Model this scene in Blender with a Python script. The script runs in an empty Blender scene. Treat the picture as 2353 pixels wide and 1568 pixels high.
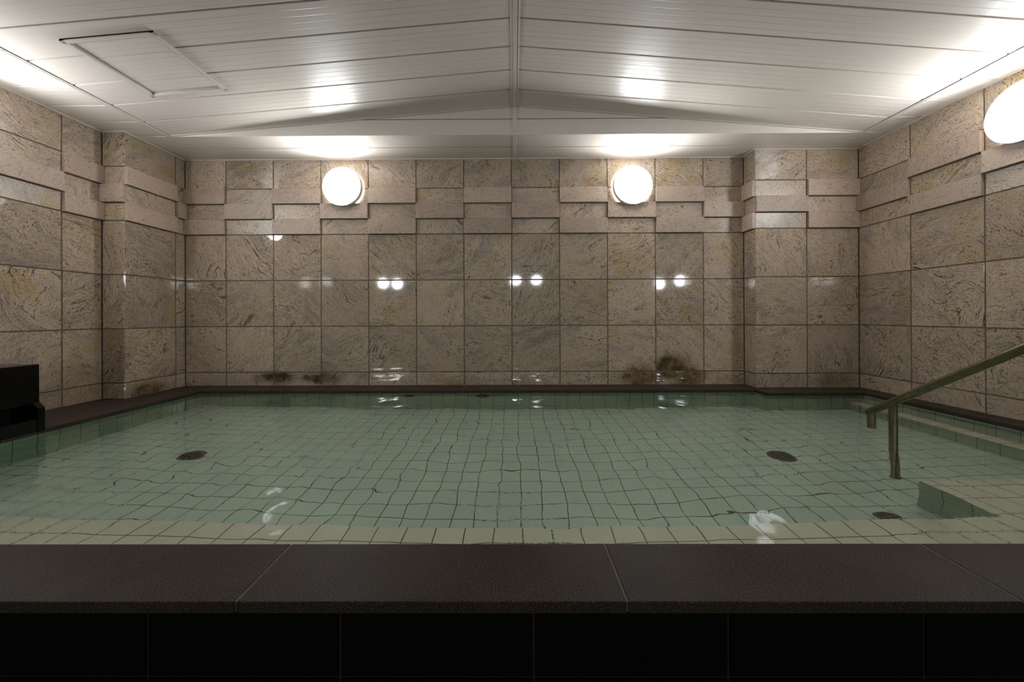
import bpy, bmesh, math, random
import numpy as np
from mathutils import Vector, Matrix

random.seed(7)
S = bpy.context.scene
COL = S.collection

# ------------------------------------------------------------------ camera
# metres; z = 0 is the top of the pool coping, the bathroom floor lies at z = -0.45
FPX, YAW, ROLL, PITCH, CY = 867.19, 0.00499, 0.00383, -0.00191, 725.13
cam_data = bpy.data.cameras.new('camera')
cam = bpy.data.objects.new('camera', cam_data)
COL.objects.link(cam)
cam_data.sensor_fit = 'HORIZONTAL'
cam_data.sensor_width = 36.0
cam_data.lens = FPX / 2353 * 36.0
cam_data.shift_y = -(784.0 - CY) / 2353
cam_data.clip_start = 0.02
_r = Vector((math.cos(YAW), math.sin(YAW), 0))
_f0 = Vector((-math.sin(YAW), math.cos(YAW), 0))
_u0 = Vector((0, 0, 1)) * math.cos(PITCH) + _f0 * math.sin(PITCH)
_f = _f0 * math.cos(PITCH) - Vector((0, 0, 1)) * math.sin(PITCH)
_R = _r * math.cos(ROLL) - _u0 * math.sin(ROLL) * -1 * -1
_U = _r * math.sin(ROLL) + _u0 * math.cos(ROLL)
_R.normalize()
M = Matrix((_R, _U, -_f)).transposed().to_4x4()
M.translation = Vector((0, 0, 0.5796))
cam.matrix_world = M
S.camera = cam

# ------------------------------------------------------------------ world, light and view
LAMP = 45.0          # strength of a wall lamp's diffuser
REAR = 60.0           # strength of the lamps in the washing room behind the camera
w = bpy.data.worlds.new('world')
S.world = w
w.use_nodes = True
w.node_tree.nodes['Background'].inputs[0].default_value = (0.02, 0.018, 0.015, 1)
w.node_tree.nodes['Background'].inputs[1].default_value = 0.2
S.view_settings.view_transform = 'Standard'
S.view_settings.look = 'None'
S.view_settings.gamma = 1.0
S.view_settings.use_curve_mapping = False
S.view_settings.exposure = 0.08
cy = S.cycles
cy.use_denoising = True
try:
    cy.denoiser = 'OPENIMAGEDENOISE'
    cy.denoising_input_passes = 'RGB_ALBEDO_NORMAL'
except Exception:
    pass
cy.max_bounces = 6
cy.diffuse_bounces = 3
cy.glossy_bounces = 3
cy.transmission_bounces = 4
cy.transparent_max_bounces = 4
cy.caustics_refractive = True
cy.caustics_reflective = False
cy.blur_glossy = 0.3
cy.sample_clamp_indirect = 0.0
cy.use_adaptive_sampling = True
cy.use_light_tree = False
cy.adaptive_threshold = 0.06


# ------------------------------------------------------------------ node helpers
class NT:
    def __init__(self, name):
        self.m = bpy.data.materials.new(name)
        self.m.use_nodes = True
        self.t = self.m.node_tree
        self.t.nodes.clear()
        self.out = self.t.nodes.new('ShaderNodeOutputMaterial')

    def n(self, kind, **kw):
        nd = self.t.nodes.new('ShaderNode' + kind)
        for k, v in kw.items():
            setattr(nd, k, v)
        return nd

    def set(self, sock, v):
        if isinstance(v, bpy.types.NodeSocket):
            self.t.links.new(v, sock)
        else:
            sock.default_value = v

    def math(self, op, a, b=None, c=None, clamp=False):
        nd = self.n('Math', operation=op)
        nd.use_clamp = clamp
        self.set(nd.inputs[0], a)
        if b is not None:
            self.set(nd.inputs[1], b)
        if c is not None:
            self.set(nd.inputs[2], c)
        return nd.outputs[0]

    def vmath(self, op, a, b=None):
        nd = self.n('VectorMath', operation=op)
        self.set(nd.inputs[0], a)
        if b is not None:
            self.set(nd.inputs[1], b)
        return nd.outputs[0]

    def ramp(self, v, lo, hi, a=0.0, b=1.0, smooth=True):
        nd = self.n('MapRange')
        nd.interpolation_type = 'SMOOTHSTEP' if smooth else 'LINEAR'
        self.set(nd.inputs['Value'], v)
        nd.inputs['From Min'].default_value = lo
        nd.inputs['From Max'].default_value = hi
        nd.inputs['To Min'].default_value = a
        nd.inputs['To Max'].default_value = b
        return nd.outputs[0]

    def mix(self, f, a, b, mode='MIX'):
        nd = self.n('Mix', data_type='RGBA', blend_type=mode)
        self.set(nd.inputs[0], f)
        for s, v in ((nd.inputs[6], a), (nd.inputs[7], b)):
            if isinstance(v, tuple):
                v = (v + (1,))[:4]
            self.set(s, v)
        return nd.outputs[2]

    def noise(self, vec, scale, detail=2.0, rough=0.5, dist=0.0, out=0):
        nd = self.n('TexNoise')
        self.set(nd.inputs['Vector'], vec)
        nd.inputs['Scale'].default_value = scale
        nd.inputs['Detail'].default_value = detail
        nd.inputs['Roughness'].default_value = rough
        nd.inputs['Distortion'].default_value = dist
        return nd.outputs[out]

    def pos(self):
        return self.n('NewGeometry').outputs['Position']

    def bump(self, h, dist, strength=1.0):
        nd = self.n('Bump')
        nd.inputs['Strength'].default_value = strength
        nd.inputs['Distance'].default_value = dist
        self.set(nd.inputs['Height'], h)
        return nd.outputs[0]

    def bsdf(self, color, rough, metal=0.0, ior=1.5, normal=None, spec=0.5):
        b = self.n('BsdfPrincipled')
        if isinstance(color, tuple):
            color = (color + (1,))[:4]
        self.set(b.inputs['Base Color'], color)
        self.set(b.inputs['Roughness'], rough)
        b.inputs['Metallic'].default_value = metal
        b.inputs['IOR'].default_value = ior
        self.set(b.inputs['Specular IOR Level'], spec)
        if normal is not None:
            self.set(b.inputs['Normal'], normal)
        self.t.links.new(b.outputs[0], self.out.inputs[0])
        return b


def simple(name, color, rough, metal=0.0, noise_amt=0.0, noise_scale=20.0, bump=0.0, spec=0.5):
    m = NT(name)
    col = color
    nrm = None
    p = m.pos()
    if noise_amt:
        nz = m.noise(p, noise_scale, 4, 0.6)
        f = m.ramp(nz, 0.3, 0.7)
        d = tuple(c * (1 - noise_amt) for c in color)
        col = m.mix(f, d, color)
    if bump:
        nrm = m.bump(m.noise(p, noise_scale * 6, 3), bump)
    m.bsdf(col, rough, metal, normal=nrm, spec=spec)
    return m.m


# ------------------------------------------------------------------ granite
STAINS = [  # damp ochre and soot stains in the stone: centre (x, y, z), radii (x, y, z), darkness
    ((-1.98, 3.157, 0.075), (0.17, 0.2, 0.055), 1.0),
    ((-1.63, 3.157, 0.070), (0.19, 0.2, 0.050), 1.0),
    ((-1.60, 3.157, 0.150), (0.16, 0.2, 0.050), 0.4),
    ((1.05, 3.157, 0.060), (0.19, 0.2, 0.100), 1.0),
    ((1.32, 3.157, 0.150), (0.17, 0.2, 0.130), 1.0),
    ((1.45, 3.157, 0.060), (0.15, 0.2, 0.100), 1.1),
    ((1.86, 3.157, 0.300), (0.05, 0.2, 0.380), 0.35),
    ((1.78, 3.157, 0.030), (0.14, 0.2, 0.060), 0.4),
    ((0.10, 3.157, 0.040), (0.14, 0.2, 0.050), 0.5),
    ((-0.45, 3.157, 0.030), (0.12, 0.2, 0.045), 0.4),
    ((2.55, 3.009, 0.060), (0.20, 0.2, 0.070), 0.7),
    ((-2.76, 2.83, 0.040), (0.2, 0.16, 0.070), 0.9),
    ((-2.92, 2.52, 0.120), (0.2, 0.15, 0.200), 0.55),
    ((-2.84, 2.663, 0.400), (0.1, 0.1, 0.300), 0.35),
    ((-2.92, 2.16, 0.060), (0.2, 0.22, 0.150), 0.35),
    ((-2.10, 3.157, 0.900), (0.0, 0.2, 0.0), 0.0),
]


def granite(name, polished=True):
    m = NT(name)
    uv = m.n('UVMap', uv_map='UVMap').outputs[0]
    att = m.n('Attribute', attribute_name='slab')
    sep = m.n('SeparateColor')
    m.set(sep.inputs[0], att.outputs['Color'])
    seed, tone, yel = sep.outputs[0], sep.outputs[1], sep.outputs[2]
    suv = m.n('SeparateXYZ')
    m.set(suv.inputs[0], uv)
    cmb = m.n('CombineXYZ')
    m.set(cmb.inputs[0], suv.outputs[0])
    m.set(cmb.inputs[1], suv.outputs[1])
    m.set(cmb.inputs[2], m.math('MULTIPLY', seed, 40.0))
    v = cmb.outputs[0]

    def warp(vec, scale, amt, detail=2):
        c = m.noise(vec, scale, detail, 0.5, out=1)
        d = m.vmath('SUBTRACT', c, (0.5, 0.5, 0.5))
        d = m.vmath('MULTIPLY', d, (amt, amt, 0.0))
        return m.vmath('ADD', vec, d)
    w1 = warp(v, 2.2, 0.42, 1)
    w2 = warp(w1, 9.0, 0.07, 2)
    st_v = m.vmath('MULTIPLY', w2, (20.0, 105.0, 1.0))
    streak = m.noise(st_v, 1.0, 3, 0.6)
    st_b = m.vmath('MULTIPLY', w2, (2.5, 15.0, 1.0))
    band = m.noise(st_b, 1.0, 2, 0.5)
    area = m.noise(v, 3.2, 2, 0.5)
    fine = m.noise(m.vmath('MULTIPLY', w2, (200.0, 270.0, 1.0)), 1.0, 2, 0.65)
    streak = m.math('ADD', streak, m.math('MULTIPLY', m.math('SUBTRACT', fine, 0.5), 0.35))
    grain_b = m.math('ADD', band, m.math('MULTIPLY', m.math('SUBTRACT', fine, 0.5), 0.05))
    mott = m.noise(v, 38.0, 3, 0.6)
    # base of cream and pink feldspar
    if polished:
        base = m.mix(m.ramp(mott, 0.35, 0.65), (0.555, 0.445, 0.315), (0.60, 0.475, 0.38))
    else:
        base = m.mix(m.ramp(mott, 0.35, 0.65), (0.54, 0.43, 0.335), (0.59, 0.455, 0.37))
    ymask = m.math('MULTIPLY', m.ramp(m.noise(v, 5.0, 3, 0.6), 0.47, 0.66), m.math('ADD', 0.25, yel))
    if polished:
        base = m.mix(m.math('MULTIPLY', ymask, 0.75), base, (0.50, 0.36, 0.17))
    else:
        base = m.mix(m.math('MULTIPLY', ymask, 0.5), base, (0.55, 0.34, 0.24))
    k = 1.0 if polished else 0.38
    # violet grey bands that flow through the stone
    g = m.math('MULTIPLY', m.ramp(band, 0.50, 0.66), m.ramp(area, 0.32, 0.62, 0.15, 0.9))
    base = m.mix(m.math('MULTIPLY', g, 0.62 * k), base, (0.285, 0.245, 0.24))
    g2 = m.math('MULTIPLY', m.ramp(streak, 0.54, 0.64), m.ramp(area, 0.30, 0.60, 0.25, 1.0))
    base = m.mix(m.math('MULTIPLY', g2, 0.60 * k), base, (0.115, 0.095, 0.085))
    # thin dark contour veins
    ln = m.math('ABSOLUTE', m.math('SUBTRACT', grain_b, 0.47))
    lm = m.math('MULTIPLY', m.ramp(ln, 0.003, 0.011, 1.0, 0.0), m.ramp(m.noise(w1, 4.5, 3, 0.6), 0.46, 0.56))
    base = m.mix(m.math('MULTIPLY', lm, 0.85 * k), base, (0.09, 0.065, 0.05))
    # grain and garnet specks
    gr = m.ramp(fine, 0.52, 0.63)
    base = m.mix(m.math('MULTIPLY', gr, 0.72 if polished else 0.40), base, (0.13, 0.10, 0.075))
    gl = m.ramp(fine, 0.48, 0.36)
    base = m.mix(m.math('MULTIPLY', gl, 0.22), base, (0.70, 0.60, 0.52))
    vo = m.n('TexVoronoi')
    m.set(vo.inputs['Vector'], m.vmath('MULTIPLY', w2, (105.0, 130.0, 1.0)))
    vo.inputs['Scale'].default_value = 1.0
    sc = m.n('SeparateColor')
    m.set(sc.inputs[0], vo.outputs['Color'])
    rad = m.math('MULTIPLY', m.ramp(sc.outputs[0], 0.45 if polished else 0.62, 1.0, 0.0, 0.46, False), m.ramp(m.noise(v, 7.0), 0.35, 0.65, 0.5, 1.0))
    sp = m.math('LESS_THAN', vo.outputs['Distance'], rad)
    base = m.mix(m.math('MULTIPLY', sp, 0.85), base, (0.065, 0.038, 0.028))
    # slab to slab tone
    tv = m.ramp(tone, 0.0, 1.0, 0.86, 1.12, False)
    cc = m.n('CombineColor')
    for i in range(3):
        m.set(cc.inputs[i], tv)
    base = m.mix(1.0, base, cc.outputs[0], 'MULTIPLY')
    # stains
    p = m.pos()
    pd = m.vmath('SUBTRACT', m.noise(p, 9.0, 4, 0.65, out=1), (0.5, 0.5, 0.5))
    pw = m.vmath('ADD', p, m.vmath('MULTIPLY', pd, (0.16, 0.16, 0.10)))
    tot = None
    if polished:
        for c, r, s in STAINS:
            if s <= 0:
                continue
            q = m.vmath('DIVIDE', m.vmath('SUBTRACT', pw, c), r)
            ln_ = m.n('VectorMath', operation='LENGTH')
            m.set(ln_.inputs[0], q)
            f = m.ramp(ln_.outputs['Value'], 0.35, 1.45, s, 0.0)
            tot = f if tot is None else m.math('MAXIMUM', tot, f)
        ochre = m.math('MULTIPLY', tot, 0.85, clamp=True)
        base = m.mix(ochre, base, m.mix(1.0, base, (0.42, 0.34, 0.19), 'MULTIPLY'))
        soot = m.math('MULTIPLY', m.ramp(tot, 0.60, 1.0), m.ramp(m.noise(pw, 9.0, 3, 0.6), 0.36, 0.60), clamp=True)
        base = m.mix(m.math('MULTIPLY', soot, 0.8), base, (0.028, 0.021, 0.014))
        m.bsdf(base, att.outputs['Alpha'], ior=1.5, spec=0.5)
    else:
        h = m.noise(v, 90.0, 4, 0.7)
        m.bsdf(base, 0.45, normal=m.bump(h, 0.0012), spec=0.4)
    return m.m


MG = granite('polished_granite')
MB = granite('honed_granite', False)
MGROUT = simple('wall_grout', (0.19, 0.15, 0.105), 0.8, noise_amt=0.4, noise_scale=14)


# ------------------------------------------------------------------ mesh helpers
def link(name, me, parent=None, mat=None):
    o = bpy.data.objects.new(name, me)
    COL.objects.link(o)
    if parent is not None:
        o.parent = parent
    if mat is not None:
        for mm in (mat if isinstance(mat, (list, tuple)) else [mat]):
            me.materials.append(mm)
    return o


def empty(name, loc):
    o = bpy.data.objects.new(name, None)
    COL.objects.link(o)
    o.empty_display_size = 0.1
    o.location = loc
    return o


def tag(o, label=None, cat=None, group=None, kind=None):
    if label:
        o['label'] = label
    if cat:
        o['category'] = cat
    if group:
        o['group'] = group
    if kind:
        o['kind'] = kind
    return o


def from_bm(name, bm, mat, parent=None, smooth=False, off=None):
    if off is not None:
        bmesh.ops.translate(bm, verts=bm.verts, vec=-Vector(off))
    bmesh.ops.recalc_face_normals(bm, faces=bm.faces)
    me = bpy.data.meshes.new(name)
    bm.to_mesh(me)
    bm.free()
    if smooth:
        for p in me.polygons:
            p.use_smooth = True
    return link(name, me, parent, mat)


def add_box(bm, lo, hi, bevel=0.0, seg=2):
    c = [(a + b) / 2 for a, b in zip(lo, hi)]
    s = [b - a for a, b in zip(lo, hi)]
    r = bmesh.ops.create_cube(bm, size=1.0, matrix=Matrix.Translation(c) @ Matrix.Diagonal((s[0], s[1], s[2], 1)))
    if bevel:
        es = set()
        for v in r['verts']:
            es.update(v.link_edges)
        bmesh.ops.bevel(bm, geom=list(es), offset=bevel, segments=seg, profile=0.5, affect='EDGES')


def box(name, lo, hi, mat, parent=None, bevel=0.0, seg=2, off=None):
    bm = bmesh.new()
    add_box(bm, lo, hi, bevel, seg)
    return from_bm(name, bm, mat, parent, off=off)


def add_tube(bm, path, r, n=20, cap=True):
    rings = []
    pts = [Vector(p) for p in path]
    up = None
    for i, p in enumerate(pts):
        if i == 0:
            t = pts[1] - p
        elif i == len(pts) - 1:
            t = p - pts[-2]
        else:
            t = (pts[i + 1] - p).normalized() + (p - pts[i - 1]).normalized()
        t.normalize()
        if up is None:
            up = Vector((1, 0, 0)) if abs(t.x) < 0.9 else Vector((0, 1, 0))
        a = (up - t * up.dot(t)).normalized()
        up = a
        b = t.cross(a)
        rr = r[i] if isinstance(r, (list, tuple)) else r
        rings.append([bm.verts.new(p + a * math.cos(2 * math.pi * k / n) * rr + b * math.sin(2 * math.pi * k / n) * rr) for k in range(n)])
    for i in range(len(rings) - 1):
        for k in range(n):
            bm.faces.new((rings[i][k], rings[i][(k + 1) % n], rings[i + 1][(k + 1) % n], rings[i + 1][k]))
    if cap:
        bm.faces.new(rings[0][::-1])
        bm.faces.new(rings[-1])


def add_lathe(bm, prof, n=48, M4=None):
    """prof: (radius, height) pairs turned round the z axis"""
    rings = []
    for r, z in prof:
        if r < 1e-6:
            v = bm.verts.new((0, 0, z))
            rings.append([v] * n)
        else:
            rings.append([bm.verts.new((r * math.cos(2 * math.pi * k / n), r * math.sin(2 * math.pi * k / n), z)) for k in range(n)])
    for i in range(len(rings) - 1):
        for k in range(n):
            q = [rings[i][k], rings[i][(k + 1) % n], rings[i + 1][(k + 1) % n], rings[i + 1][k]]
            u = []
            for v in q:
                if v not in u:
                    u.append(v)
            if len(u) > 2:
                bm.faces.new(u)
    if M4 is not None:
        vs = {v for rg in rings for v in rg}
        bmesh.ops.transform(bm, matrix=M4, verts=list(vs))


# ------------------------------------------------------------------ stone clad walls
ZT = 1.900
ROWS = [0.0, 0.115, 0.500, 0.885, 1.270, 1.398, 1.526, 1.655, ZT]   # row joints; 4, 5, 6 are the relief bands
GAP = 0.0040
RELIEF = 0.021


def slab(bm, uvl, cl, O, U, N, u0, u1, z0, z1, d0, d1, tilt=0.0, bev=0.0014, gap=GAP, rough=0.05):
    """a bevelled stone slab lying on the wall plane O + u U + z Z, from depth d0 to d1 along N"""
    Zv = Vector((0, 0, 1))
    a, b, c, d = u0 + gap, u1 - gap, z0 + gap, z1 - gap
    ta, tb = random.uniform(-tilt, tilt), random.uniform(-tilt, tilt)
    um, zm = (a + b) / 2, (c + d) / 2

    def P(u, z, dd, t=True):
        e = (ta * (u - um) + tb * (z - zm)) if t else 0
        return O + U * u + Zv * z + N * (dd + e)
    back = [P(a, c, d0, False), P(b, c, d0, False), P(b, d, d0, False), P(a, d, d0, False)]
    mid = [P(a, c, d1 - bev), P(b, c, d1 - bev), P(b, d, d1 - bev), P(a, d, d1 - bev)]
    fr = [P(a + bev, c + bev, d1), P(b - bev, c + bev, d1), P(b - bev, d - bev, d1), P(a + bev, d - bev, d1)]
    vs = [[bm.verts.new(p) for p in L] for L in (back, mid, fr)]
    rot = random.choice([0.15, 0.6, 1.1, -0.3, -0.8, 2.2, 2.7, 0.4]) + random.uniform(-0.25, 0.25)
    ou, ov = random.uniform(-40, 40), random.uniform(-40, 40)
    cr, sr = math.cos(rot), math.sin(rot)
    seed, tone, yel = random.random(), random.random(), random.random() ** 2
    fs = [bm.faces.new(vs[2])]
    for L, K in ((vs[0], vs[1]), (vs[1], vs[2])):
        for i in range(4):
            j = (i + 1) % 4
            fs.append(bm.faces.new((L[i], L[j], K[j], K[i])))
    for f in fs:
        for lp in f.loops:
            q = lp.vert.co - O
            u, z, n = q.dot(U), q.z, q.dot(N)
            u += n
            z += n * 0.7
            lp[uvl].uv = (cr * u - sr * z + ou, sr * u + cr * z + ov)
            lp[cl] = (seed, tone, yel, rough)


def wall(name, O, U, N, cols, relief, rows=ROWS, bands=(4, 5, 6), ins=(0.0, 0.0)):
    """relief: for every column the band letters that stand proud, e.g. 'AC'"""
    O, U, N = Vector(O), Vector(U), Vector(N)
    bm = bmesh.new()
    uvl = bm.loops.layers.uv.new('UVMap')
    cl = bm.loops.layers.float_color.new('slab')
    blocks = []
    for ci in range(len(cols) - 1):
        for ri in range(len(rows) - 1):
            proud = ri in bands and 'CBA'[ri - 4] in relief[ci]
            if proud:
                blocks.append((cols[ci], cols[ci + 1], rows[ri], rows[ri + 1]))
            else:
                slab(bm, uvl, cl, O, U, N, cols[ci], cols[ci + 1], rows[ri], rows[ri + 1], -0.02, 0.0, tilt=0.0022, rough=0.35 if ri in bands else 0.05)
    nf = len(bm.faces)
    # grout bed and the wall behind it
    Zv = Vector((0, 0, 1))
    lo = O + U * cols[0] - N * 0.12
    zs = (-0.45, 2.35)
    q = []
    for dd in (-0.12, -0.0022):
        for (u, z) in ((cols[0] + ins[0], zs[0]), (cols[-1] - ins[1], zs[0]), (cols[-1] - ins[1], zs[1]), (cols[0] + ins[0], zs[1])):
            if dd > -0.1:
                z = max(0.0, min(ZT + 0.02, z))
            q.append(bm.verts.new(O + U * u + Zv * z + N * dd))
    for idx in ((0, 1, 2, 3), (7, 6, 5, 4), (0, 4, 5, 1), (1, 5, 6, 2), (2, 6, 7, 3), (3, 7, 4, 0)):
        bm.faces.new([q[i] for i in idx])
    bm.faces.ensure_lookup_table()
    for f in bm.faces[nf:]:
        f.material_index = 1
    bmesh.ops.recalc_face_normals(bm, faces=bm.faces)
    me = bpy.data.meshes.new(name)
    bm.to_mesh(me)
    bm.free()
    o = link(name, me, None, [MG, MGROUT])
    o['kind'] = 'structure'
    for (a, b, c, d) in blocks:
        bb = bmesh.new()
        u2 = bb.loops.layers.uv.new('UVMap')
        c2 = bb.loops.layers.float_color.new('slab')
        slab(bb, u2, c2, O, U, N, a, b, c, d, -0.003, RELIEF, tilt=0.001, bev=0.002, gap=0.0012)
        bmesh.ops.recalc_face_normals(bb, faces=bb.faces)
        m2 = bpy.data.meshes.new('stone_block')
        bb.to_mesh(m2)
        bb.free()
        link('stone_block', m2, o, MB)
    return o


YB, XL, XLI, XR, XB, YBLK, YPIL = 3.157, -2.921, -2.760, 2.740, 1.920, 3.009, 2.663
x0 = -2.416
cb = [XLI] + [x0 + 0.4 * k for k in range(11)] + [XB]
wall('wall_back', (0, YB, 0), (1, 0, 0), (0, -1, 0), cb, ['AC', 'B'] * 6)
# pier standing forward in the right corner
wall('wall_back_pier', (0, YBLK, 0), (1, 0, 0), (0, -1, 0), [XB, XB + 0.41, XR], ['B', 'AC'], ins=(0.0045, 0))
wall('wall_back_pier_side', (XB, 0, 0), (0, -1, 0), (-1, 0, 0), [-YB, -YBLK], ['AC'], ins=(0, 0.0045))
# left wall: far part, its return facing the room, near part
wall('wall_left_far', (XLI, 0, 0), (0, 1, 0), (1, 0, 0), [YPIL, YPIL + 0.405, YB], ['AC', 'B'], ins=(0.0045, 0))
wall('wall_left_return', (0, YPIL, 0), (1, 0, 0), (0, -1, 0), [XL, XLI], ['B'], ins=(0, 0.0045))
YF = 0.22
wall('wall_left', (XL, 0, 0), (0, 1, 0), (1, 0, 0), [YF, 0.425, 0.825, 1.225, 1.625, 2.025, 2.425, YPIL], ['AC', 'B', 'AC', 'B', 'AC', 'B', 'AC'])
wall('wall_right', (XR, 0, 0), (0, -1, 0), (-1, 0, 0), [-YBLK, -2.618, -2.208, -1.798, -1.388, -0.978, -0.568, -YF], ['B', 'AC', 'B', 'AC', 'B', 'AC', 'B'])

# ------------------------------------------------------------------ ceiling
RISE, XRG, VL, VR, YV = 0.2046, 0.0105, -2.494, 2.515, 2.737


def ceil_mat():
    m = NT('white_ceiling_board')
    p = m.pos()
    v = m.vmath('MULTIPLY', p, (0.8, 60.0, 1.0))
    nz = m.noise(v, 1.0, 3, 0.6)
    col = m.mix(m.ramp(nz, 0.3, 0.7), (0.755, 0.695, 0.62), (0.785, 0.725, 0.655))
    big = m.noise(p, 1.3, 2)
    col = m.mix(m.ramp(big, 0.35, 0.65, 0.0, 0.35), col, (0.80, 0.71, 0.675))
    m.bsdf(col, 0.31, spec=0.36, normal=m.bump(nz, 0.0004))
    return m.m


MC = ceil_mat()
MTRIM = simple('white_trim', (0.76, 0.71, 0.65), 0.28, noise_amt=0.05, noise_scale=3)
MVOID = simple('painted_void_shade', (0.03, 0.026, 0.02), 0.9, noise_amt=0.3)  # dark colour that stands in for shade in gaps and holes


def plank_profile(ystart, yend, joint0, pitch):
    """(y, dz) points of the board underside: recessed joints and fine V ribs"""
    pts = []
    k = math.floor((ystart - joint0) / pitch)
    y = joint0 + pitch * k
    while y < yend:
        seg = [(y, 0.010), (y + 0.0035, 0.010), (y + 0.0045, 0.001), (y + 0.0065, 0.0)]
        nr = 5
        for i in range(1, nr):
            c = y + 0.005 + (pitch - 0.01) * i / nr
            seg += [(c - 0.0015, 0.0), (c, 0.00045), (c + 0.0015, 0.0)]
        seg += [(y + pitch - 0.0065, 0.0), (y + pitch - 0.0045, 0.001), (y + pitch - 0.0035, 0.010)]
        for s in seg:
            if ystart < s[0] < yend:
                pts.append(s)
        y += pitch
    d0 = 0.0
    return [(ystart, d0)] + pts + [(yend, 0.0)]


def boards(name, xs, zf, prof, parent=None, mat=MC):
    bm = bmesh.new()
    n = len(prof)
    rows_ = [[bm.verts.new((x, y, zf(x) + dz)) for (y, dz) in prof] for x in xs]
    top = [[bm.verts.new((x, y, zf(x) + 0.03)) for y in (prof[0][0], prof[-1][0])] for x in xs]
    for i in range(len(xs) - 1):
        for j in range(n - 1):
            bm.faces.new((rows_[i][j], rows_[i][j + 1], rows_[i + 1][j + 1], rows_[i + 1][j]))
        bm.faces.new((top[i][0], top[i][1], top[i + 1][1], top[i + 1][0]))
    me = bpy.data.meshes.new(name)
    bmesh.ops.recalc_face_normals(bm, faces=bm.faces)
    bm.to_mesh(me)
    bm.free()
    return link(name, me, parent, mat)


def zv(x):
    if x < XRG:
        return ZT + RISE * (x - VL) / (XRG - VL)
    return ZT + RISE * (VR - x) / (VR - XRG)


YC0 = -1.2
ceil = empty('ceiling', (0, 0, ZT))
ceil['kind'] = 'structure'


def cpar(o):
    o.parent = ceil
    o.matrix_parent_inverse = Matrix.Translation((0, 0, -ZT))
    return o


PV = plank_profile(YC0, YV, YV - 0.0025 - 0.203 * 20, 0.203)
cpar(boards('sloped_boards', [VL + 0.004, XRG - 0.012], zv, PV))
cpar(boards('sloped_boards', [XRG + 0.012, VR - 0.004], zv, PV))
PR = plank_profile(YC0, YV + 0.018, 2.163 - 0.2 * 20, 0.1985)
cpar(boards('border_boards', [XL - 0.05, VL - 0.034], lambda x: ZT, PR))
cpar(boards('border_boards', [VR + 0.034, XR + 0.05], lambda x: ZT, PR))
PB = plank_profile(YV + 0.018, YB + 0.05, 2.948 - 0.215 - 0.004, 0.215)
cpar(boards('border_boards', [XL - 0.05, XR + 0.05], lambda x: ZT, PB))
# dark sheet added above the boards so their gaps look shaded
cpar(box('void_shade_sheet', (XL - 0.1, YC0, ZT + 0.25), (XR + 0.1, YB + 0.1, ZT + 0.29), MVOID))


def trim(i, bm):
    o = from_bm('trim_%d' % i, bm, MTRIM)
    o['kind'] = 'structure'
    return o


# ridge trim: flat strip with a raised rib
bm = bmesh.new()
zr = zv(XRG)
add_box(bm, (XRG - 0.024, YC0, zr - 0.006), (XRG + 0.024, YV - 0.003, zr + 0.012), 0.0015)
add_box(bm, (XRG - 0.008, YC0, zr - 0.0095), (XRG + 0.010, YV - 0.003, zr - 0.004), 0.0015)
add_box(bm, (XRG + 0.018, YC0, zr - 0.009), (XRG + 0.024, YV - 0.003, zr - 0.004), 0.001)
trim(1, bm)
# edge trims where the slopes spring from the flat border
for i, (a, b) in enumerate(((VL - 0.034, VL - 0.004), (VR + 0.004, VR + 0.034))):
    bm = bmesh.new()
    add_box(bm, (a, YC0, ZT - 0.004), (b, YV + 0.004, ZT + 0.014), 0.0015)
    m_ = (a + b) / 2
    add_box(bm, (m_ - 0.004, YC0, ZT - 0.006), (m_ + 0.004, YV + 0.004, ZT - 0.001), 0.001)
    trim(2 + i, bm)
bm = bmesh.new()
add_box(bm, (VL - 0.034, YV + 0.0145, ZT - 0.003), (VR + 0.034, YV + 0.0185, ZT + 0.012), 0.0008)
trim(4, bm)
# thin angle between slope and gable
bm = bmesh.new()
for (xa, xb) in ((VL, XRG - 0.02), (XRG + 0.02, VR)):
    vs = []
    for x in (xa, xb):
        for (y, dz) in ((YV - 0.014, -0.004), (YV - 0.002, -0.004), (YV - 0.002, 0.01), (YV - 0.014, 0.01)):
            vs.append(bm.verts.new((x, y, zv(x) + dz)))
    for idx in ((0, 1, 5, 4), (1, 2, 6, 5), (2, 3, 7, 6), (3, 0, 4, 7), (0, 3, 2, 1), (4, 5, 6, 7)):
        bm.faces.new([vs[k] for k in idx])
trim(5, bm)
# seam strips on the gable and on the back border
bm = bmesh.new()
add_box(bm, (XRG - 0.014, YV - 0.006, ZT + 0.022), (XRG + 0.014, YV + 0.004, zr - 0.01), 0.0015)
trim(6, bm)
bm = bmesh.new()
add_box(bm, (XRG - 0.014, YV + 0.016, ZT - 0.0035), (XRG + 0.014, YB - 0.012, ZT + 0.002), 0.001)
trim(7, bm)
# gable panel facing the room, with one joint
bm = bmesh.new()
zj = 2.012


def xat(z, left):
    t = (z - ZT) / RISE
    return VL + t * (XRG - VL) if left else VR - t * (VR - XRG)


for (za, zb) in ((ZT - 0.003, zj - 0.0025), (zj + 0.0025, zr + 0.02)):
    xl, xr_, xl2, xr2 = xat(za, 1) - 0.1, xat(za, 0) + 0.1, xat(min(zb, zr), 1) - 0.1, xat(min(zb, zr), 0) + 0.1
    if zb > zr:
        xl2, xr2 = XRG - 0.1, XRG + 0.1
    for y in (YV,):
        f = [bm.verts.new((x, y, z)) for (x, z) in ((xl, za), (xr_, za), (xr2, zb), (xl2, zb))]
        bk = [bm.verts.new((x, y + 0.014, z)) for (x, z) in ((xl, za), (xr_, za), (xr2, zb), (xl2, zb))]
        bm.faces.new(f)
        bm.faces.new(bk[::-1])
        for k in range(4):
            bm.faces.new((f[k], bk[k], bk[(k + 1) % 4], f[(k + 1) % 4]))
cpar(from_bm('gable_panel', bm, MC))

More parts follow.
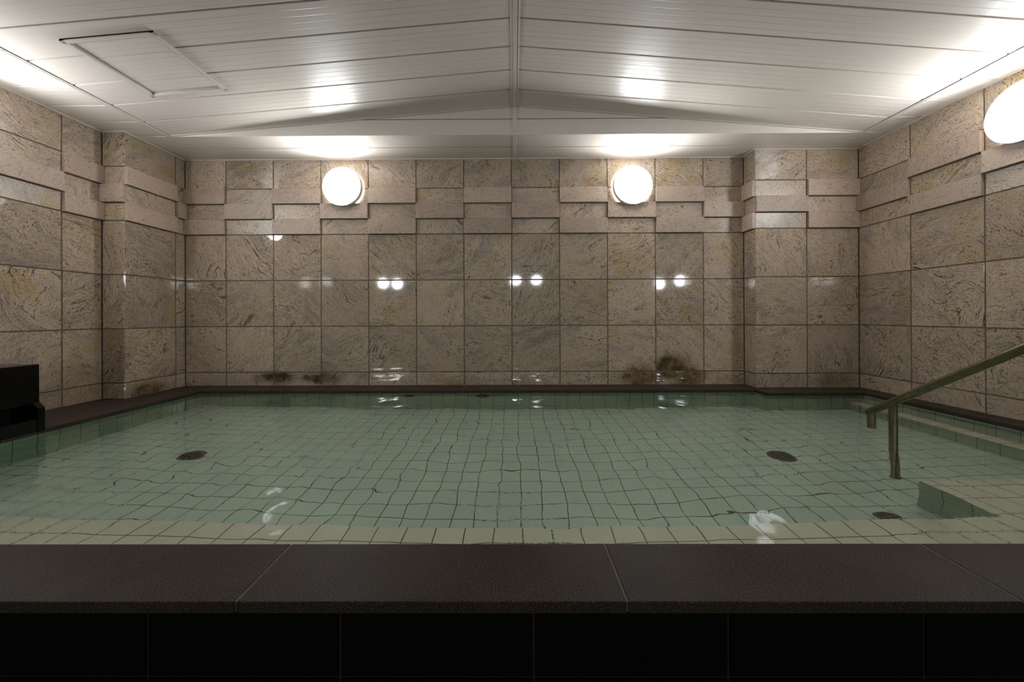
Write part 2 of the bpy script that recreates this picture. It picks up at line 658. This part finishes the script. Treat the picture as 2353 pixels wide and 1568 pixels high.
# wall to ceiling bead running round the room
bm = bmesh.new()
path = [(XL, YF), (XL, YPIL), (XLI, YPIL), (XLI, YB), (XB, YB), (XB, YBLK), (XR, YBLK), (XR, YF)]


def inset(path, d):
    out = []
    for i, p in enumerate(path):
        p = Vector((p[0], p[1]))
        ns = []
        if i > 0:
            e = (p - Vector(path[i - 1])).normalized()
            ns.append(Vector((e.y, -e.x)))
        if i < len(path) - 1:
            e = (Vector(path[i + 1]) - p).normalized()
            ns.append(Vector((e.y, -e.x)))
        q = p.copy()
        if len(ns) == 2 and abs(ns[0].dot(ns[1])) < 0.5:
            q += ns[0] * d + ns[1] * d
        else:
            q += ns[0] * d
        out.append(q)
    return out


def ribbon(bm, pa, pb, za, zb):
    a = [bm.verts.new((p[0], p[1], za)) for p in pa]
    b = [bm.verts.new((p[0], p[1], zb)) for p in pb]
    for i in range(len(a) - 1):
        bm.faces.new((a[i], a[i + 1], b[i + 1], b[i]))
    return a, b


pi_ = inset(path, 0.010)
ribbon(bm, path, pi_, ZT - 0.006, ZT - 0.006)
ribbon(bm, pi_, pi_, ZT - 0.006, ZT + 0.004)
trim(8, bm)


# ------------------------------------------------------------------ ceiling hatch
def hatch():
    X0, X1, Y0, Y1 = -2.190, -1.731, 1.806, 2.280
    ang = math.atan2(RISE, XRG - VL)
    cx, cy_ = (X0 + X1) / 2, (Y0 + Y1) / 2
    root = empty('access_hatch', (cx, cy_, zv(cx)))
    root.rotation_euler = (0, -ang, 0)
    tag(root, 'white framed square access hatch in the left slope of the ceiling', 'hatch')
    hx_, hy_ = (X1 - X0) / 2 / math.cos(ang), (Y1 - Y0) / 2
    bm = bmesh.new()
    for (w0, z0, z1) in ((0.013, -0.006, 0.004), (0.022, -0.010, 0.004), (0.030, -0.005, 0.004)):
        for (a, b, c, d) in ((-hx_, hx_, -hy_, -hy_ + w0), (-hx_, hx_, hy_ - w0, hy_), (-hx_, -hx_ + w0, -hy_, hy_), (hx_ - w0, hx_, -hy_, hy_)):
            add_box(bm, (a, c, z0), (b, d, z1), 0.001, 1)
    fr = from_bm('frame', bm, MTRIM, root)
    # recess and the lid made of the same boards
    bm = bmesh.new()
    prof = [(-hy_ + 0.035, 0.0), (1.943 - cy_ - 0.003, 0.0), (1.943 - cy_ - 0.002, 0.006), (1.943 - cy_ + 0.002, 0.006), (1.943 - cy_ + 0.003, 0.0),
            (2.144 - cy_ - 0.003, 0.0), (2.144 - cy_ - 0.002, 0.006), (2.144 - cy_ + 0.002, 0.006), (2.144 - cy_ + 0.003, 0.0), (hy_ - 0.035, 0.0)]
    pp = []
    for i, (y, dz) in enumerate(prof):
        pp.append((y, dz))
        if i in (0, 4, 8):
            y2 = prof[i + 1][0]
            kk = int((y2 - y) / 0.0335)
            for j in range(1, kk + 1):
                c = y + (y2 - y) * j / (kk + 1)
                pp += [(c - 0.0013, 0), (c, 0.0005), (c + 0.0013, 0)]
    za = -0.0012
    A = [bm.verts.new((-hx_ + 0.035, y, za + dz)) for y, dz in pp]
    B = [bm.verts.new((hx_ - 0.035, y, za + dz)) for y, dz in pp]
    for i in range(len(pp) - 1):
        bm.faces.new((A[i], A[i + 1], B[i + 1], B[i]))
    lid = from_bm('panel', bm, MC, root)
    bm = bmesh.new()
    add_box(bm, (-hx_ + 0.0295, -hy_ + 0.03, -0.0004), (-hx_ + 0.0352, hy_ - 0.03, 0.003))
    add_box(bm, (-hx_ + 0.0295, -hy_ + 0.0295, -0.0006), (hx_ - 0.03, -hy_ + 0.0352, 0.003))
    from_bm('gap_shade_strips', bm, MVOID, root)  # dark strips painted in for the shade in the lid gap
    bm = bmesh.new()
    add_lathe(bm, [(0, -0.0052), (0.004, -0.0052), (0.004, -0.003)], 16)
    lk = from_bm('latch_keyhole', bm, MVOID, root)
    lk.location = (hx_ - 0.012, 0.01, 0)
    return root


hatch()


# ------------------------------------------------------------------ wall lamps
def diffuser_mat(name, s):
    m = NT(name)
    e = m.n('Emission')
    e.inputs[0].default_value = (0.945, 0.975, 1.0, 1)
    e.inputs[1].default_value = s
    m.t.links.new(e.outputs[0], m.out.inputs[0])
    return m.m


MD = diffuser_mat('lamp_diffuser', LAMP)
MDR = diffuser_mat('rear_lamp_diffuser', REAR)
MRIM = simple('lamp_rim', (0.78, 0.74, 0.68), 0.35, noise_amt=0.04)
MLB = simple('lamp_base', (0.75, 0.73, 0.70), 0.4, noise_amt=0.04)


def wall_lamp(loc, rot, label, group, md=MD):
    root = empty('wall_lamp', loc)
    root.rotation_euler = rot
    tag(root, label, 'lamp', group)
    R = 0.160
    bm = bmesh.new()
    add_lathe(bm, [(0.0, 0.0), (R - 0.03, 0.0), (R - 0.03, 0.014), (0.0, 0.014)], 48)
    from_bm('mounting_plate', bm, MLB, root, smooth=False)
    bm = bmesh.new()
    add_lathe(bm, [(R - 0.012, 0.012), (R - 0.001, 0.012), (R, 0.016), (R, 0.055), (R - 0.0015, 0.058), (R - 0.006, 0.058)], 64)
    rm = from_bm('rim', bm, MRIM, root, smooth=True)
    bm = bmesh.new()
    pr = [(R - 0.004, 0.0555), (R - 0.0035, 0.0575)]
    for i in range(1, 10):
        t = i / 9 * math.pi / 2
        pr.append(((R - 0.0035) - 0.022 * (1 - math.cos(t)), 0.0575 + 0.0125 * math.sin(t)))
    for i in range(1, 7):
        r = (R - 0.0255) * (1 - i / 6)
        pr.append((r, 0.070 + 0.008 * (1 - (r / (R - 0.0255)) ** 2)))
    add_lathe(bm, pr, 64)
    from_bm('diffuser', bm, md, root, smooth=True)
    return root


ZL = 1.655
H = math.pi / 2
wall_lamp((x0 + 0.4 * 2.5, YB, ZL), (H, 0, 0), 'round white glowing lamp on the back wall, left of centre', 'round wall lamps over the pool')
wall_lamp((x0 + 0.4 * 8.5, YB, ZL), (H, 0, 0), 'round white glowing lamp on the back wall, right of centre', 'round wall lamps over the pool')
wall_lamp((XR, 2.003, ZL), (H, 0, -H), 'round white glowing lamp on the right wall, cut by the picture edge', 'round wall lamps over the pool')
wall_lamp((XL, 1.825, ZL), (H, 0, H), 'round white lamp high on the left wall above the black spout', 'round wall lamps over the pool')

# ------------------------------------------------------------------ pool
PT = 0.098
WZ = -0.0238


def tile_mat(name, col, col2, grout, gw=0.018):
    m = NT(name)
    uv = m.n('UVMap', uv_map='UVMap').outputs[0]
    s = m.n('SeparateXYZ')
    m.set(s.inputs[0], uv)
    ds = []
    for i in (0, 1):
        fr = m.math('FRACT', s.outputs[i])
        d = m.math('ABSOLUTE', m.math('SUBTRACT', fr, 0.5))
        ds.append(m.math('SUBTRACT', 0.5, d))
    dm = m.math('MINIMUM', ds[0], ds[1])
    g = m.ramp(dm, gw * 0.75, gw * 1.15, 1.0, 0.0)
    cell = m.vmath('FLOOR', uv)
    wn = m.n('TexWhiteNoise')
    m.set(wn.inputs['Vector'], cell)
    c = m.mix(wn.outputs['Value'], col, col2)
    p = m.pos()
    c = m.mix(m.ramp(m.noise(p, 5.0, 3), 0.35, 0.65, 0.0, 0.25), c, tuple(x * 0.85 for x in col))
    c = m.mix(g, c, grout)
    hgt = m.ramp(dm, gw * 0.5, gw * 1.6)
    m.bsdf(c, 0.32, normal=m.bump(hgt, 0.0012), spec=0.35)
    return m.m


MTF = tile_mat('mint_pool_tile', (0.58, 0.725, 0.605), (0.62, 0.76, 0.64), (0.085, 0.105, 0.05))
MTW = tile_mat('green_pool_wall_tile', (0.36, 0.53, 0.385), (0.40, 0.57, 0.42), (0.075, 0.10, 0.045))
MTL = tile_mat('cream_step_tile', (0.80, 0.78, 0.62), (0.83, 0.805, 0.65), (0.16, 0.16, 0.08))


def coping_mat():
    m = NT('dark_brown_coping_stone')
    p = m.pos()
    a = m.noise(p, 320.0, 2, 0.6)
    b = m.noise(p, 6.0, 4, 0.6)
    c = m.mix(m.ramp(b, 0.3, 0.7), (0.040, 0.029, 0.020), (0.056, 0.042, 0.031))
    c = m.mix(m.ramp(a, 0.50, 0.72), c, (0.13, 0.10, 0.085))
    c = m.mix(m.ramp(a, 0.48, 0.30), c, (0.018, 0.012, 0.009))
    m.bsdf(c, 0.5, normal=m.bump(m.noise(p, 260.0, 3, 0.7), 0.0005), spec=0.09)
    return m.m


MCOP = coping_mat()
MCG = simple('coping_grout', (0.17, 0.14, 0.12), 0.8, noise_amt=0.2, noise_scale=30)
MRS = simple('black_riser_tile', (0.0035, 0.0035, 0.0022), 0.6, noise_amt=0.4, noise_scale=60, bump=0.0006, spec=0.12)
MRG = simple('riser_grout', (0.016, 0.013, 0.008), 0.8, noise_amt=0.2)
MCONC = simple('pool_shell', (0.2, 0.2, 0.18), 0.9, noise_amt=0.2)

pool = empty('bathing_pool', (0, 1.9, -0.45))
tag(pool, 'large tiled soaking pool with dark brown stone coping under the round lamps', 'pool')


def ppar(o):
    o.parent = pool
    o.matrix_parent_inverse = Matrix.Translation((0, -1.9, 0.45))
    return o


PX0, PX1, PY0, PY1 = -2.480, 2.600, 0.985, 2.980
PBX, PBY = 1.870, 2.845        # step of the pool outline in front of the pier
FZ = WZ - 0.503
LZ = WZ - 0.243
NZ = WZ - 0.273


def uvquads(name, quads, mat, parent=True):
    """quads: list of (4 points, axes, phase) with uv = coordinate / pitch"""
    bm = bmesh.new()
    uvl = bm.loops.layers.uv.new('UVMap')
    for pts, (a, b), (pa, pb) in quads:
        f = bm.faces.new([bm.verts.new(p) for p in pts])
        for lp in f.loops:
            lp[uvl].uv = ((lp.vert.co[a] - pa) / PT, (lp.vert.co[b] - pb) / PT)
    me = bpy.data.meshes.new(name)
    bm.to_mesh(me)
    bm.free()
    o = link(name, me, None, mat)
    return ppar(o) if parent else o


PHX, PHY = 0.028, 2.050
fl = uvquads('pool_floor', [
    (((PX0, PY0, FZ), (PBX, PY0, FZ), (PBX, PY1, FZ), (PX0, PY1, FZ)), (0, 1), (PHX, PHY)),
    (((PBX, PY0, FZ), (PX1, PY0, FZ), (PX1, PBY, FZ), (PBX, PBY, FZ)), (0, 1), (PHX, PHY))], MTF)


def vq(x0_, y0_, x1_, y1_, za, zb):
    return ((x0_, y0_, za), (x1_, y1_, za), (x1_, y1_, zb), (x0_, y0_, zb))


ZC = -0.022
wq = [
    (vq(PX0, PY1, PBX, PY1, FZ, ZC), (0, 2), (PHX, FZ)),
    (vq(PBX, PY1, PBX, PBY, FZ, ZC), (1, 2), (PHY, FZ)),
    (vq(PBX, PBY, PX1, PBY, FZ, ZC), (0, 2), (PHX, FZ)),
    (vq(PX1, PBY, PX1, PY0, FZ, ZC), (1, 2), (PHY, FZ)),
    (vq(PX0, PY0, PX0, PY1, FZ, ZC), (1, 2), (PHY, FZ)),
    (vq(PX1, PY0, PX0, PY0, FZ, ZC), (0, 2), (PHX, FZ)),
]
for nm, q in zip(('back', 'return', 'pier', 'right', 'left', 'front'), wq):
    uvquads('pool_wall', [q], MTW)


def bench(name, x0_, x1_, y0_, y1_, zt, faces, phase_y):
    """cream tiled top with green tiled faces"""
    uvquads(name + '_top', [(((x0_, y0_, zt), (x1_, y0_, zt), (x1_, y1_, zt), (x0_, y1_, zt)), (0, 1), (PHX, phase_y))], MTL)
    q = []
    if 'b' in faces:
        q.append((vq(x1_, y1_, x0_, y1_, FZ, zt), (0, 2), (PHX, zt)))
    if 'l' in faces:
        q.append((vq(x0_, y1_, x0_, y0_, FZ, zt), (1, 2), (PHY, zt)))
    uvquads(name + '_face', q, MTW)


LY = 1.285
SX, SY = 1.642, 1.545
bench('front_ledge', PX0, SX, PY0, LY, LZ, 'b', 1.205)
bench('entry_step', SX, PX1, PY0, SY, LZ, 'bl', 1.205)
NX = 2.495
uvquads('side_ledge_top', [(((NX, SY - 0.56, NZ), (PX1, SY - 0.56, NZ), (PX1, PBY, NZ), (NX, PBY, NZ)), (0, 1), (NX - 0.002, PHY))], MTL)
uvquads('side_ledge_face', [(vq(NX, PBY, NX, SY - 0.56, FZ, NZ), (1, 2), (PHY, NZ))], MTW)

# coping: slabs of dark stone with pale joints
cop_t = -0.023
g = 0.0022


def coping_slab(poly):
    bm = bmesh.new()
    vs = [bm.verts.new((x, y, cop_t)) for x, y in poly]
    f = bm.faces.new(vs)
    r = bmesh.ops.extrude_face_region(bm, geom=[f])
    bmesh.ops.translate(bm, vec=(0, 0, -cop_t), verts=[v for v in r['geom'] if isinstance(v, bmesh.types.BMVert)])
    bmesh.ops.recalc_face_normals(bm, faces=bm.faces)
    es = [e for e in bm.edges if all(v.co.z > -0.001 for v in e.verts)]
    bmesh.ops.bevel(bm, geom=es, offset=0.0022, segments=2, profile=0.5, affect='EDGES')
    return ppar(from_bm('coping_slab', bm, MCOP))


# front
fx = [-3.0 + 0.04, -2.163, -1.367, -0.570, 0.228, 1.026, 1.824, 2.74 - 0.02]
fx[0], fx[-1] = XL + 0.004, XR - 0.004
F0, F1 = 0.766, 0.962
for a, b in zip(fx[:-1], fx[1:]):
    coping_slab([(a + g, F0), (b - g, F0), (b - g, F1), (a + g, F1)])
# back
EY, EX0, EX1, EBY = 2.957, -2.465, 2.612, 2.825
EBX = 1.885
bx = [XLI + 0.003, -1.979, -1.186, -0.409, 0.375, 1.161, XB - 0.04]
for i, (a, b) in enumerate(zip(bx[:-1], bx[1:])):
    if i == len(bx) - 2:
        coping_slab([(a + g, EY), (EBX - 0.004, EY), (EBX - 0.004, YB - 0.003), (a + g, YB - 0.003)])
    elif i == 0:
        coping_slab([(EX0 + g, EY), (b - g, EY), (b - g, YB - 0.003), (a, YB - 0.003)])
    else:
        coping_slab([(a + g, EY), (b - g, EY), (b - g, YB - 0.003), (a + g, YB - 0.003)])
# in front of the pier
coping_slab([(EBX, EBY), (2.27 - g, EBY), (2.27 - g, YBLK - 0.003), (XB - 0.003, YBLK - 0.003), (XB - 0.003, YB - 0.003), (EBX, YB - 0.003)])
coping_slab([(2.27 + g, EBY), (EX1 - g, EBY), (XR - 0.003, YBLK - 0.003), (2.27 + g, YBLK - 0.003)])
# right
ry = [EBY, 2.205, 1.41, F1 + 0.004]
for i, (a, b) in enumerate(zip(ry[:-1], ry[1:])):
    a_, b_ = a - g, b + g
    coping_slab([(EX1, b_), (XR - 0.003, b_), (XR - 0.003, a_ if i else YBLK - 0.006), (EX1, a_)])
# left
ly = [F1 + 0.004, 1.81, 2.61, EY]
for i, (a, b) in enumerate(zip(ly[:-1], ly[1:])):
    if b == EY:
        coping_slab([(XL + 0.003, a + g), (EX0, a + g), (EX0, EY - g), (XLI + 0.003, YB - 0.006), (XLI + 0.003, YPIL - 0.003), (XL + 0.003, YPIL - 0.003)])
    else:
        coping_slab([(XL + 0.003, a + g), (EX0, a + g), (EX0, b - g), (XL + 0.003, b - g)])

# joint filler under and between the slabs
bm = bmesh.new()
jt = -0.0016
for lo, hi in (((XL + 0.01, F0 + 0.003, -0.022), (XR - 0.01, F1 - 0.002, jt)),
               ((XLI + 0.01, EY + 0.002, -0.022), (EBX - 0.006, YB - 0.004, jt)),
               ((EBX + 0.003, EBY + 0.002, -0.022), (XR - 0.01, YBLK - 0.004, jt)),
               ((EX1 + 0.002, F1, -0.022), (XR - 0.01, EBY + 0.01, jt)),
               ((XL + 0.01, F1, -0.022), (EX0 - 0.002, YPIL - 0.01, jt)),
               ((XLI + 0.01, YPIL - 0.02, -0.022), (EX0 - 0.002, YB - 0.01, jt))):
    add_box(bm, lo, hi)
ppar(from_bm('joint_filler', bm, MCG))

# riser facing the washing room: black tiles
RY = 0.790
bm = bmesh.new()
add_box(bm, (XL + 0.01, RY - 0.006, -0.45), (XR - 0.01, RY + 0.19, -0.0225))
ppar(from_bm('riser_wall', bm, MRG))
rx = [XL + 0.012] + [-2.772 + 0.4015 * k for k in range(14)] + [XR - 0.012]
bm = bmesh.new()
for (za, zb) in ((-0.165, -0.0345), (-0.312, -0.170), (-0.449, -0.317)):
    for a, b in zip(rx[:-1], rx[1:]):
        add_box(bm, (a + 0.003, RY - 0.010, za), (b - 0.003, RY - 0.004, zb), 0.001, 1)
ppar(from_bm('riser_tiles', bm, MRS))

# ------------------------------------------------------------------ water
def water_mat():
    m = NT('pool_water')
    p = m.pos()
    lo = m.noise(p, 2.6, 1, 0.5, 0.5)
    mid = m.noise(m.vmath('MULTIPLY', p, (1.0, 0.8, 1.0)), 6.0, 1.5, 0.4, 0.4)
    # patches where the inlet jets stir the surface into small rings
    act = m.ramp(m.noise(p, 1.5, 2, 0.5), 0.50, 0.68)
    s = m.n('SeparateXYZ')
    m.set(s.inputs[0], p)
    left = m.ramp(s.outputs[0], 1.2, 2.2, 1.0, 0.12)
    left2 = m.ramp(s.outputs[0], -2.45, -1.9, 0.25, 1.0)
    calm = m.math('MULTIPLY', left, left2)
    hi = m.noise(p, 34.0, 3, 0.6, 0.4)
    h = m.math('ADD', m.math('MULTIPLY', lo, 0.0125), m.math('MULTIPLY', mid, 0.0055))
    h = m.math('ADD', h, m.math('MULTIPLY', m.math('MULTIPLY', act, hi), 0.0012))
    h = m.math('MULTIPLY', h, calm)
    nb = m.bump(h, 1.0)
    b = m.n('BsdfGlass')
    b.inputs['Color'].default_value = (0.97, 0.99, 0.955, 1)
    b.inputs['Roughness'].default_value = 0.0
    b.inputs['IOR'].default_value = 1.333
    m.set(b.inputs['Normal'], nb)
    m.t.links.new(b.outputs[0], m.out.inputs[0])
    return m.m


bm = bmesh.new()
ol = [(PX0, PY0), (PX1, PY0), (PX1, PBY), (PBX, PBY), (PBX, PY1), (PX0, PY1)]
bm.faces.new([bm.verts.new((x, y, WZ)) for x, y in ol])
wt = from_bm('pool_water', bm, water_mat())
for p in wt.data.polygons:
    if p.normal.z < 0:
        p.flip()
tag(wt, 'clear rippled green-tinted water filling the tiled pool', 'water', kind='stuff')

# ------------------------------------------------------------------ metal fittings
MST = simple('brushed_steel', (0.22, 0.19, 0.115), 0.30, metal=1.0, noise_amt=0.25, noise_scale=40)
MSB = simple('polished_drain_steel', (0.55, 0.56, 0.50), 0.18, metal=1.0, noise_amt=0.2, noise_scale=60)
MSD = simple('dull_steel', (0.20, 0.20, 0.15), 0.4, metal=0.8, noise_amt=0.4, noise_scale=60)
MHOLE = simple('drain_dark', (0.012, 0.014, 0.010), 0.7, noise_amt=0.2)

rail = empty('handrail', (1.767, 1.77, FZ))
tag(rail, 'round steel handrail rising out of the pool water at the right', 'handrail')
HX = 1.767


def rp(o):
    o.parent = rail
    o.matrix_parent_inverse = Matrix.Translation((-HX, -1.77, -FZ))
    return o


RR = 0.0168
sl = 0.641


def rz(y):
    return 0.098 + sl * (1.885 - y)


bm = bmesh.new()
ye = 0.87
add_tube(bm, [(HX, 1.893, rz(1.893)), (HX, 1.6, rz(1.6)), (HX, 1.2, rz(1.2)), (HX, ye + 0.02, rz(ye + 0.02)), (HX, ye, rz(ye) - 0.004)], RR, 32)
rp(from_bm('rail', bm, MST, smooth=True))
bm = bmesh.new()
add_tube(bm, [(HX, 1.877, 0.020), (HX, 1.877, 0.104)], RR, 32)
o = rp(from_bm('end_return', bm, MST, smooth=True))
bm = bmesh.new()
add_tube(bm, [(HX, 1.77, FZ + 0.004), (HX, 1.77, 0.164)], RR * 0.96, 32)
rp(from_bm('post', bm, MST, smooth=True))
bm = bmesh.new()
add_tube(bm, [(HX, 1.77, 0.150), (HX, 1.77, 0.160)], RR * 1.06, 32)
rp(from_bm('weld_collar', bm, MST, smooth=True))
bm = bmesh.new()
add_lathe(bm, [(0.0, 0.0), (0.021, 0.0), (0.021, 0.005), (0.019, 0.007), (0.0, 0.007)], 32, Matrix.Translation((HX, 1.77, FZ)))
rp(from_bm('foot_flange', bm, MST, smooth=False))
bm = bmesh.new()
add_tube(bm, [(HX, ye, 0.0), (HX, ye, rz(ye))], RR * 0.96, 32)
rp(from_bm('post', bm, MST, smooth=True))
for o_ in list(rail.children):
    try:
        mm = o_.modifiers.new('split', 'EDGE_SPLIT')
        mm.split_angle = math.radians(50)
    except Exception:
        pass


def grille(name, loc, r, rot, label, cat, group=None, bright=False, bars=9):
    root = empty(name, loc)
    root.rotation_euler = rot
    tag(root, label, cat, group)
    md = MSB if bright else MSD
    bm = bmesh.new()
    add_lathe(bm, [(r * 0.76, 0.001), (r * 0.78, 0.006), (r * 0.97, 0.006), (r, 0.001)], 48)
    from_bm('rim', bm, md, root, smooth=False)
    bm = bmesh.new()
    add_lathe(bm, [(0, 0.0008), (r * 0.8, 0.0008)], 48)
    from_bm('well', bm, MHOLE, root)
    bm = bmesh.new()
    R2 = r * 0.76
    for i in range(bars):
        x = -R2 + 2 * R2 * (i + 0.5) / bars
        hl = math.sqrt(max(R2 * R2 - x * x, 1e-6))
        add_box(bm, (x - R2 / bars * 0.38, -hl, 0.002), (x + R2 / bars * 0.38, hl, 0.005))
    add_box(bm, (-R2, -0.003, 0.0035), (R2, 0.003, 0.0058))
    from_bm('grate', bm, md, root)
    return root


grille('floor_drain', (1.443, 2.050, FZ), 0.066, (0, 0, H), 'round dark slotted drain on the pool floor left of the handrail post', 'drain', 'round drains in the pool floor')
grille('floor_drain', (-1.748, 2.040, FZ), 0.068, (0, 0, 0.5), 'round shiny drain on the left part of the pool floor', 'drain', 'round drains in the pool floor', bright=True)
grille('floor_drain', (1.455, 1.475, FZ), 0.040, (0, 0, 0.3), 'small dark drain at the front ledge left of the entry step', 'drain', 'round drains in the pool floor')
grille('water_inlet', (-0.827, PY1, WZ - 0.115), 0.044, (H, 0, 0), 'smaller dark striped inlet grille under water in the far pool wall', 'inlet', 'inlets in the far pool wall', bars=8)
grille('water_inlet', (-0.246, PY1, WZ - 0.115), 0.055, (H, 0, 0), 'larger brown round inlet grille under water in the far pool wall', 'inlet', 'inlets in the far pool wall', bars=10)

# ------------------------------------------------------------------ black water spout
MBK = simple('black_lacquer', (0.004, 0.004, 0.003), 0.2, noise_amt=0.3, noise_scale=30, spec=0.3)
MBI = simple('black_inside', (0.004, 0.004, 0.004), 0.5, noise_amt=0.2)
sp = empty('water_spout', (-2.7, 1.65, 0.0))
tag(sp, 'black glossy box-shaped water spout on the left coping', 'spout')


def spar(o):
    o.parent = sp
    o.matrix_parent_inverse = Matrix.Translation((2.7, -1.65, 0))
    return o


SY0, SY1 = 1.30, 1.968
spar(box('housing', (XL + 0.003, SY0, 0.132), (-2.490, SY1, 0.338), MBK, bevel=0.0025))
spar(box('base', (XL + 0.003, SY0 + 0.001, 0.0012), (-2.60, SY1 - 0.001, 0.1315), MBI))
bm = bmesh.new()
add_box(bm, (-2.478, SY0 + 0.03, -0.010), (-2.4635, SY1 - 0.031, 0.056), 0.002)
spar(from_bm('front_lip', bm, MBK))
bm = bmesh.new()
add_box(bm, (-2.5985, SY0 + 0.032, 0.0015), (-2.479, SY1 - 0.032, 0.012))
spar(from_bm('trough_floor', bm, MBI))
for ya, yb in ((SY1 - 0.030, SY1), (SY0, SY0 + 0.029)):
    bm = bmesh.new()
    prof = [(-2.5985, 0.0015), (-2.4635, 0.0015), (-2.4635, -0.010), (-2.4605, -0.010), (-2.4605, 0.112), (-2.489, 0.139), (-2.4895, 0.1315), (-2.5985, 0.1315)]
    A = [bm.verts.new((x, ya, z)) for x, z in prof]
    B = [bm.verts.new((x, yb, z)) for x, z in prof]
    bm.faces.new(A)
    bm.faces.new(B[::-1])
    for i in range(len(prof)):
        j = (i + 1) % len(prof)
        bm.faces.new((A[i], B[i], B[j], A[j]))
    spar(from_bm('cheek', bm, MBK))

# ------------------------------------------------------------------ washing room behind the camera
MFL = simple('dark_floor_stone', (0.035, 0.03, 0.026), 0.45, noise_amt=0.3, noise_scale=8)
MRW = simple('rear_wall_stone', (0.30, 0.25, 0.20), 0.5, noise_amt=0.3, noise_scale=5)
MRC = simple('rear_ceiling', (0.30, 0.27, 0.24), 0.9, noise_amt=0.1, noise_scale=2)
BX0, BX1, BY0 = -5.6, 6.6, -5.6


def struct(o):
    o['kind'] = 'structure'
    return o


struct(box('floor', (BX0, BY0, -0.55), (BX1, RY - 0.011, -0.45), MFL))
struct(box('wall_rear', (BX0, BY0 - 0.1, -0.45), (BX1, BY0, 2.35), MRW))
struct(box('wall_rear_left', (BX0 - 0.1, BY0, -0.45), (BX0, YF, 2.35), MRW))
struct(box('wall_rear_right', (BX1, BY0, -0.45), (BX1 + 0.1, YF, 2.35), MRW))
struct(box('wall_front_left', (BX0, YF - 0.001, -0.45), (XL - 0.121, YF + 0.1, 2.35), MRW))
struct(box('wall_front_right', (XR + 0.121, YF - 0.001, -0.45), (BX1, YF + 0.1, 2.35), MRW))
cpar(box('rear_ceiling_boards', (BX0, BY0, ZT + 0.30), (BX1, YF + 0.1, ZT + 0.34), MRC))
cpar(box('bulkhead', (XL - 0.1, YC0 - 0.04, ZT - 0.002), (XR + 0.1, YC0, ZT + 0.30), MTRIM))

for i, (x, zz) in enumerate(((-4.14, 1.62), (-3.70, 1.60), (0.08, 1.68), (0.72, 1.69), (4.57, 1.60), (5.22, 1.69))):
    wall_lamp((x, BY0, zz), (H, 0, math.pi), 'round white lamp on the rear wall of the washing room, behind the viewpoint',
              'lamps of the washing room', MDR)
